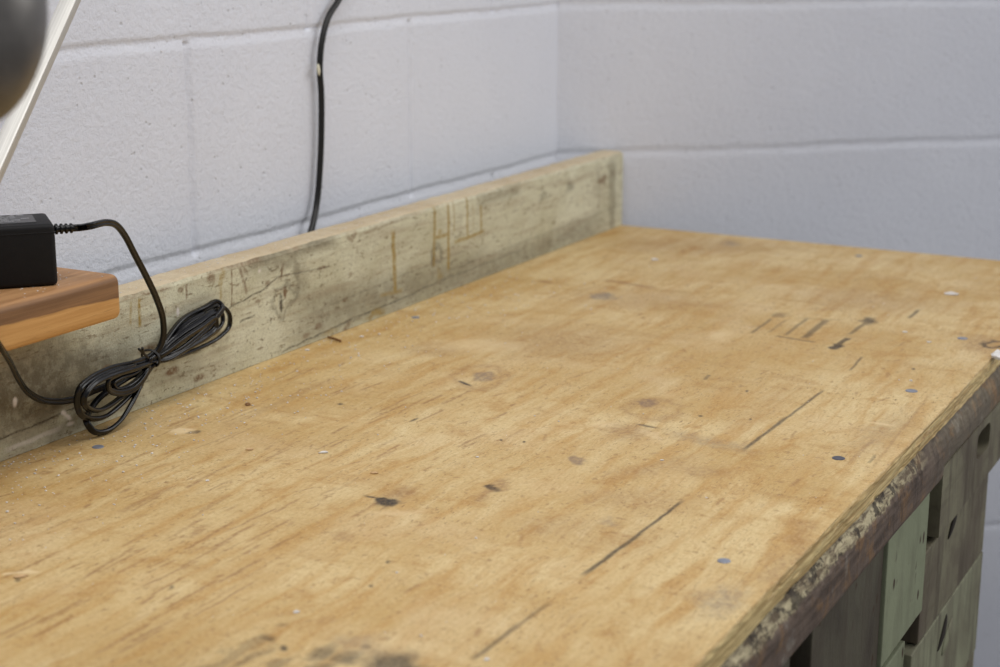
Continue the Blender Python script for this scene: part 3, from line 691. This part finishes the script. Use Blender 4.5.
# each tuple list walks: tie -> upper lobe -> tie -> lower lobe -> tie
up1 = [bd(470, 225, -.096), bd(545, 130, -.092), bd(640, 78, -.090), bd(700, 50, -.094), bd(722, 72, -.098), bd(690, 125, -.101), bd(600, 215, -.104), bd(500, 285, -.104)]
lo1 = [bd(330, 325, -.104), bd(225, 350, -.108), bd(135, 395, -.112), bd(88, 440, -.114), bd(76, 495, -.112), bd(92, 550, -.108), bd(140, 572, -.104), bd(205, 560, -.100), bd(275, 505, -.098), bd(345, 430, -.097)]
up2 = [bd(480, 250, -.090), bd(560, 150, -.088), bd(650, 95, -.089), bd(715, 70, -.091), bd(752, 108, -.091), bd(752, 160, -.090), bd(705, 212, -.090), bd(620, 258, -.091), bd(510, 300, -.095)]
lo2 = [bd(320, 345, -.109), bd(215, 380, -.113), bd(140, 425, -.116), bd(106, 480, -.116), bd(118, 520, -.112), bd(175, 534, -.106), bd(240, 500, -.101), bd(300, 450, -.099), bd(355, 405, -.098)]
up3 = [bd(460, 265, -.099), bd(530, 200, -.101), bd(610, 148, -.101), bd(680, 100, -.098), bd(718, 100, -.095), bd(722, 145, -.096), bd(672, 198, -.098), bd(590, 245, -.099), bd(490, 300, -.100)]
lo3 = [bd(380, 365, -.100), bd(350, 440, -.102), bd(312, 515, -.104), bd(265, 585, -.106), bd(205, 628, -.106), bd(150, 628, -.105), bd(118, 585, -.102), bd(128, 545, -.0935), bd(165, 490, -.091), bd(225, 440, -.091), bd(300, 390, -.092)]
up4 = [bd(455, 290, -.104), bd(540, 225, -.106), bd(630, 165, -.105), bd(688, 128, -.102), bd(690, 165, -.101), bd(640, 210, -.103), bd(550, 262, -.105), bd(475, 305, -.104)]
lo4 = [bd(335, 350, -.108), bd(262, 372, -.111), bd(216, 402, -.112), bd(214, 436, -.111), bd(262, 458, -.108), bd(325, 440, -.106), bd(370, 395, -.104)]
up5 = [bd(460, 255, -.094), bd(530, 178, -.096), bd(600, 128, -.095), bd(655, 108, -.094), bd(672, 135, -.0925), bd(610, 200, -.093), bd(520, 270, -.096)]
lo5 = [bd(335, 362, -.103), bd(265, 388, -.105), bd(232, 412, -.105), bd(242, 436, -.104), bd(290, 434, -.102), bd(350, 392, -.101), bd(385, 350, -.101)]
off = [(-2, -4, -.003), (3, 1, .001), (-4, 1, .003), (2, -4, .004), (0, 2, -.004), (4, -2, -.002), (-3, -1, .000), (1, 4, .002), (-1, -2, -.005), (3, 3, -.003)]
path = lead+sx
seqs = [lo1, up1, lo2, up2, lo4, up4, lo5, up5, lo3, up3]
for i, sq in enumerate(seqs):
    path.append(T(*off[i])); path += sq
# after the last lobe pass the tie, then leave to the left under the bundle
path += [T(-2, 2, .006)]+[bd(330, 370, -.090), bd(240, 412, -.088), bd(150, 448, -.089), P3(76, 398.5, -.090), P3(59, 401.5, -.092), P3(42, 400, -.094), P3(28, 392, -.098), P3(18, 378, -.112), P3(10, 362, -.128), P3(0, 346, -.1440), P3(-14, 325, -.1475), P3(-34, 305, -.150), P3(-70, 310, -.16), P3(-110, 390, -.175), P3(-150, 500, -.19)]
pts = catmull(path, 9)
for p in pts:                                                   # keep clear of the bench and the board
    p.z = max(p.z, .0024)
    if p.z < HB+.003 and p.x > -1.3: p.y = min(p.y, -TB-.0026)
me = sweep_path(pts, twin(.0056, .0040), Vector((0, 0, 1)), 3*PI)
link('cord', me, CORD, ad, smooth=True)
# wire tie with its two twisted tails
axis = (bd(560, 200, yT)-bd(250, 470, yT)).normalized()
tc = Vector(T(0, -3)); u_ = axis.cross(Vector((0, 1, 0))).normalized(); w_ = axis.cross(u_)
ring = [tc+u_*(.0082*math.cos(a))+w_*(.0092*math.sin(a))+axis*(.001*math.sin(2*a)) for a in [2*PI*k/26 for k in range(27)]]
me = sweep_path(ring, [(.0014*a, .0007*b) for a, b in circ(1, 10)], axis)
tie = link('cord_tie', me, CABLE, ad, smooth=True)
for q, w2 in (((350, 262), .001), ((366, 258), -.001)):
    tp = [bd(392, 300, yT-.012), bd(375, 285, yT-.013), bd(*q, yT-.016+w2)]
    o = link('tie_tail', sweep_path(catmull(tp, 5), circ(.0011, 8)), CABLE, ad, smooth=True)

# ================================================================== HANGING CABLE
yk = -.0075
kp = [P3(360, -190, yk), P3(362, -90, yk), P3(352, -28, yk), P3(338.6, 0, yk), P3(328, 18, yk), P3(321.7, 43, yk), P3(319.8, 68, yk), P3(321.3, 94, yk), P3(321.4, 126, yk), P3(320.3, 162, yk), P3(317, 202, yk), P3(311.6, 229, yk-.004), P3(304, 250, yk-.005), P3(300, 300, yk-.004), P3(302, 420, yk), P3(304, 620, yk)]
hc = link('wall_cable', sweep_path(catmull(kp, 10), circ(.0033, 14)), CABLE, loc=tuple(kp[-1]), smooth=True)
tag(hc, 'black cable hanging down the white block wall and dropping behind the green upright board', 'cable')
P = P3(319.3, 69.5, yk-.0022)
bm = bmesh.new(); bmesh.ops.create_icosphere(bm, subdivisions=3, radius=1)
for v in bm.verts:
    k = 1+.25*nz(v.co.x*2, v.co.y*2, v.co.z*2); v.co = Vector((v.co.x*.0022*k, v.co.y*.0016, v.co.z*.0062*k))
    v.co.x += -.0006+(.001*(v.co.z/.006))*-1
bmesh.ops.translate(bm, verts=bm.verts, vec=P+Vector((-.0009, 0, 0)))
o = link('paint_spot', from_bm(bm), SPOT, hc, smooth=True); 

# ================================================================== METAL BAR (leans on the wall, foot on the bench out of view)
B1 = Vector(at(-1, 160, 1, -.135)); B2 = Vector(at(70.5, 0, 1, -.105)); bdx = (B2-B1).normalized()
Bb = B1-bdx*((B1.z-.004)/bdx.z); Bt = B1+bdx*((-.012-B1.y)/bdx.y)
view = Vector(B1-Vector(CAM)).normalized()
side = bdx.cross(view).normalized(); nb = side.cross(bdx).normalized()
a = math.radians(21); s2 = side*math.cos(a)+nb*math.sin(a); n2 = nb*math.cos(a)-side*math.sin(a)
mx = Matrix((( s2.x, n2.x, bdx.x, 0), (s2.y, n2.y, bdx.y, 0), (s2.z, n2.z, bdx.z, 0), (0, 0, 0, 1)))
Lb = (Bt-Bb).length
bar = bpy.data.objects.new('metal_bar', None)
bm = bmesh.new(); add_box(bm, -.0060, .0060, -.0055, .0055, 0, Lb, .0008, 2)
bpy.data.objects.remove(bar)
me = from_bm(bm); bar = link('metal_bar', me, ALU, smooth=True, angle=35)
bar.matrix_world = Matrix.Translation(Bb) @ mx
tag(bar, 'slim square brushed metal bar leaning diagonally against the white block wall', 'metal bar')

# ================================================================== DARK METAL LAMP (close to the camera, out of focus)
HC = Vector(CAM+ray(-28, 2)*.78)                                # centre of the shade
LB = Vector((-1.86, -.30, 0))
lamp = thing('desk_lamp', 'dark polished metal lamp shade hanging out of focus in front of the leaning metal bar', 'lamp', tuple(LB))
def ring_prof():
    o = [(.0004, -.0585)]
    for k in range(1, 15): a = PI/2*(k/14-1); o.append((.0345*math.cos(a)**1.15, .0585*math.sin(a)))
    for k in range(1, 10): a = PI/2*k/10; o.append((.0345*math.cos(a)**.8, .050*math.sin(a)))
    return o+[(.008, .0505)]
tilt = Matrix.Rotation(math.radians(8), 4, 'Y') @ Matrix.Rotation(math.radians(-8), 4, 'X')
link('lamp_shade', lathe(ring_prof(), 48, Matrix.Translation(HC) @ tilt), SHADE, lamp, smooth=True)
top_s = HC+(tilt @ Vector((0, 0, .048)))
link('neck', lathe([(.010, 0), (.010, .016), (.0075, .022), (.0075, .034)], 24, Matrix.Translation(top_s)), SHADE, lamp, smooth=True, angle=30)
arm_a = top_s+Vector((0, 0, .032))
link('arm', sweep_path(catmull([arm_a-Vector((0, 0, .004)), arm_a+Vector((-.01, .0, .03)), arm_a+Vector((-.10, .06, .11)), Vector((LB.x, LB.y, .72)), ], 12), circ(.005, 14), Vector((0, 1, 0))), SHADE, lamp, smooth=True)
link('pole', sweep_path([Vector((LB.x, LB.y, .014)), Vector((LB.x, LB.y, .35)), Vector((LB.x, LB.y, .725))], circ(.007, 16), Vector((1, 0, 0))), SHADE, lamp, smooth=True)
link('base', lathe([(.062, .0008), (.064, .004), (.062, .010), (.050, .015), (.012, .018), (.009, .022)], 40, Matrix.Translation(LB)), SHADE, lamp, smooth=True, angle=40)

# ================================================================== LOOSE FLAKES, CHIPS AND DUST
def flake(name, P, sx_, sy_, h, ang, mat, label, cat, seed, group=None, drop=0.):
    bm = bmesh.new(); n = 9; vs = []
    rd = random.Random(seed); rad = [rd.uniform(.65, 1.1) for _ in range(n)]
    R = Matrix.Rotation(ang, 3, 'Z')
    for lay, zf, sc in ((0, .0002, .92), (1, h*.6, 1.), (2, h, .62)):
        for i in range(n):
            a = 2*PI*i/n; p = R @ Vector((sx_*rad[i]*sc*math.cos(a), sy_*rad[i]*sc*math.sin(a), 0))
            vs.append(bm.verts.new((p.x, p.y, zf+(rd.uniform(-.15, .25)*h if lay else 0))))
    for l in (0, 1):
        for i in range(n): bm.faces.new((vs[l*n+i], vs[l*n+(i+1) % n], vs[(l+1)*n+(i+1) % n], vs[(l+1)*n+i]))
    bm.faces.new(vs[:n][::-1]); bm.faces.new(vs[2*n:])
    bmesh.ops.translate(bm, verts=bm.verts, vec=Vector((P[0], P[1], P[2]-drop)))
    o = link(name, from_bm(bm), mat, loc=(float(P[0]), float(P[1]), float(P[2]-drop)))
    return tag(o, label, cat, group)
az = lambda P: math.atan2(P[1]-CAM[1], P[0]-CAM[0])
fl = [((951.5, 294.5), .0082, .0070, .0020, FLAKE, 'white paint flake lying alone near the far right end of the plywood top'),
      ((655, 260), .0052, .0038, .0016, FLAKE, 'white paint flake near the far end of the bench top by the upright board'),
      ((323.5, 453), .0046, .0022, .0012, FLAKE, 'thin white flake left of the black burnt knot on the plywood top'),
      ((477.5, 457.5), .0016, .0012, .0009, FLAKE, 'tiny white speck between the burnt knot and the brown knot hole'),
      ((905, 332.5), .0030, .0020, .0012, FLAKE, 'pale crumb beyond the inked marks, farthest of the small cluster at right'),
      ((929, 342.5), .0026, .0020, .0012, FLAKE, 'pale crumb nearest the front edge of the small cluster at right'),
      ((911, 381), .0018, .0016, .001, FLAKE, 'small white crumb just behind a bluish nail head near the front edge'),
      ((307.5, 350.5), .0026, .0022, .0012, FLAKE, 'white crumb at the foot of the upright board beside its crack'),
      ((362, 337), .0028, .0018, .0012, FLAKE, 'white crumb a little right of the brown splinter by the upright board'),
      ((662, 460.5), .0016, .0012, .0008, FLAKE, 'tiny white speck in front of the oval knot on the plywood top'),
      ((486.5, 660), .0018, .0018, .0009, FLAKE, 'blurred white speck at the near end of the faint pencil line'),
      ((296.5, 612.5), .0024, .0022, .0010, FLAKE, 'blurred greenish white dot on the near part of the plywood top'),
      ((207.5, 481), .0018, .0014, .0009, FLAKE, 'white speck on the bare plywood in front of the torn veneer patch'),
      ((374.5, 473.5), .0034, .0018, .0012, CHIPWOOD, 'pale pinkish wood chip behind the burnt knot'),
      ((248, 404.5), .0026, .0060, .0010, SPLINT, 'brown wood chip right of the bundled cord on the bench top'),
      ((249.5, 449.8), .0034, .0022, .0012, CHIPWOOD, 'small curled wood shaving in front of the brown chip'),
      ((21.5, 577), .0050, .0022, .0012, CHIPWOOD, 'pale wood sliver at the left near corner of the bench top')]
for i, (uv, a_, b_, h, mt, lb) in enumerate(fl):
    P = top(*uv); flake('paint_flake' if mt is FLAKE else 'wood_chip', P, b_, a_, h, az(P), mt, lb, 'paint flake' if mt is FLAKE else 'wood chip', 20+i)
# big flake hanging on the front edge
P = top(997.5, 357)
flake('paint_flake', (P[0], P[1], .0004), .019, .0080, .0040, .2, FLAKE, 'largest white paint flake on the front edge of the bench top at the right', 'paint flake', 94)
# brown splinter
P, Q = top(328, 338.5), top(341, 342.5)
me = sweep_path([Vector((P[0], P[1], .0016)), Vector(((P[0]+Q[0])/2, (P[1]+Q[1])/2, .0020)), Vector((Q[0], Q[1], .0014))], [(.0012*a, .0009*b) for a, b in circ(1, 7)])
tag(link('wood_splinter', me, SPLINT, loc=(float(P[0]), float(P[1]), .0004)), 'thin brown wood splinter pointing out from the foot of the upright board', 'wood splinter')
# dust: uncountable white grains
bm = bmesh.new()
def grain(p, r):
    rr = bmesh.ops.create_icosphere(bm, subdivisions=1, radius=1)['verts']
    k = Vector((r*random.uniform(.6, 1.4), r*random.uniform(.6, 1.4), r*random.uniform(.35, .7)))
    for v in rr: v.co = Vector((p[0]+v.co.x*k.x, p[1]+v.co.y*k.y, p[2]+v.co.z*k.z+k.z*.8))
for i in range(900):
    x = random.uniform(-1.45, -.35); d = abs(random.gauss(0, .065)); y = -TB-.004-d
    if y < -.42 or random.random() < (x+1.1)*.7: continue
    grain((x, y, 0), random.choice((.0005, .0006, .0008, .0011)))
for i in range(110): grain((random.uniform(-1.4, -.1), random.uniform(-.68, -.1), 0), random.choice((.0004, .0005, .0008)))
tag(link('dust', from_bm(bm), FLAKE, loc=(-.9, -.2, 0)), 'fine white grit strewn over the plywood along the foot of the upright board', 'dust', kind='stuff')
bm = bmesh.new()
for i in range(240):
    x = random.uniform(-1.30, -.25); grain((x, random.uniform(-TB+.005, -GAP-.004), HB+.0004), random.choice((.0004, .0005, .0007)))
tag(link('dust', from_bm(bm), FLAKE, loc=(-.9, -.06, HB)), 'fine white grit lying along the top of the upright board', 'dust', kind='stuff')
bm = bmesh.new()
for i in range(170): grain((random.uniform(-1.30, -1.120), random.uniform(-.134, -.056), .1402), random.choice((.0004, .0006, .0008)))
tag(link('dust', from_bm(bm), FLAKE, loc=(-1.2, -.1, .1404)), 'fine white grit sprinkled on the brown wooden plank beside the adapter', 'dust', kind='stuff')

# ================================================================== LIGHT
w = bpy.data.worlds.new('World'); SC.world = w; w.use_nodes = True
w.node_tree.nodes['Background'].inputs[0].default_value = (.94, .955, 1., 1); w.node_tree.nodes['Background'].inputs[1].default_value = .30
def area(name, loc, target, sx_, sy_, power, col):
    l = bpy.data.lights.new(name, 'AREA'); l.shape = 'RECTANGLE'; l.size = sx_; l.size_y = sy_; l.energy = power; l.color = col
    o = bpy.data.objects.new(name, l); COL.objects.link(o); o.location = loc
    o.rotation_euler = (Vector(target)-Vector(loc)).to_track_quat('-Z', 'Y').to_euler(); return o
area('tube_and_fill', (-1.32, -.55, 1.52), (-1.25, -.42, 0), 1.3, .30, 13.5, (1., .98, .95))
area('tube_and_fill', (.9, -2.7, 1.75), (-.8, -.4, 0), 2.4, 1.6, 41, (1., .985, .96))  # added soft fill, no known fixture; brightens bench front and left wall

# ================================================================== CAMERA
cd = bpy.data.cameras.new('camera'); cam = bpy.data.objects.new('camera', cd); COL.objects.link(cam); SC.camera = cam
cd.sensor_width = 36; cd.lens = FPX/1000*36; cd.clip_start = .02
X, Y, Zc = Vector(R2), Vector(U2), -Vector(FW)
cam.matrix_world = Matrix(((X.x, Y.x, Zc.x, CAM[0]), (X.y, Y.y, Zc.y, CAM[1]), (X.z, Y.z, Zc.z, CAM[2]), (0, 0, 0, 1)))
cd.dof.use_dof = True; cd.dof.focus_distance = 1.34; cd.dof.aperture_fstop = 7.0

SC.view_settings.view_transform = 'Standard'; SC.view_settings.look = 'None'
SC.view_settings.gamma = 1; SC.view_settings.use_curve_mapping = False; SC.view_settings.exposure = .05
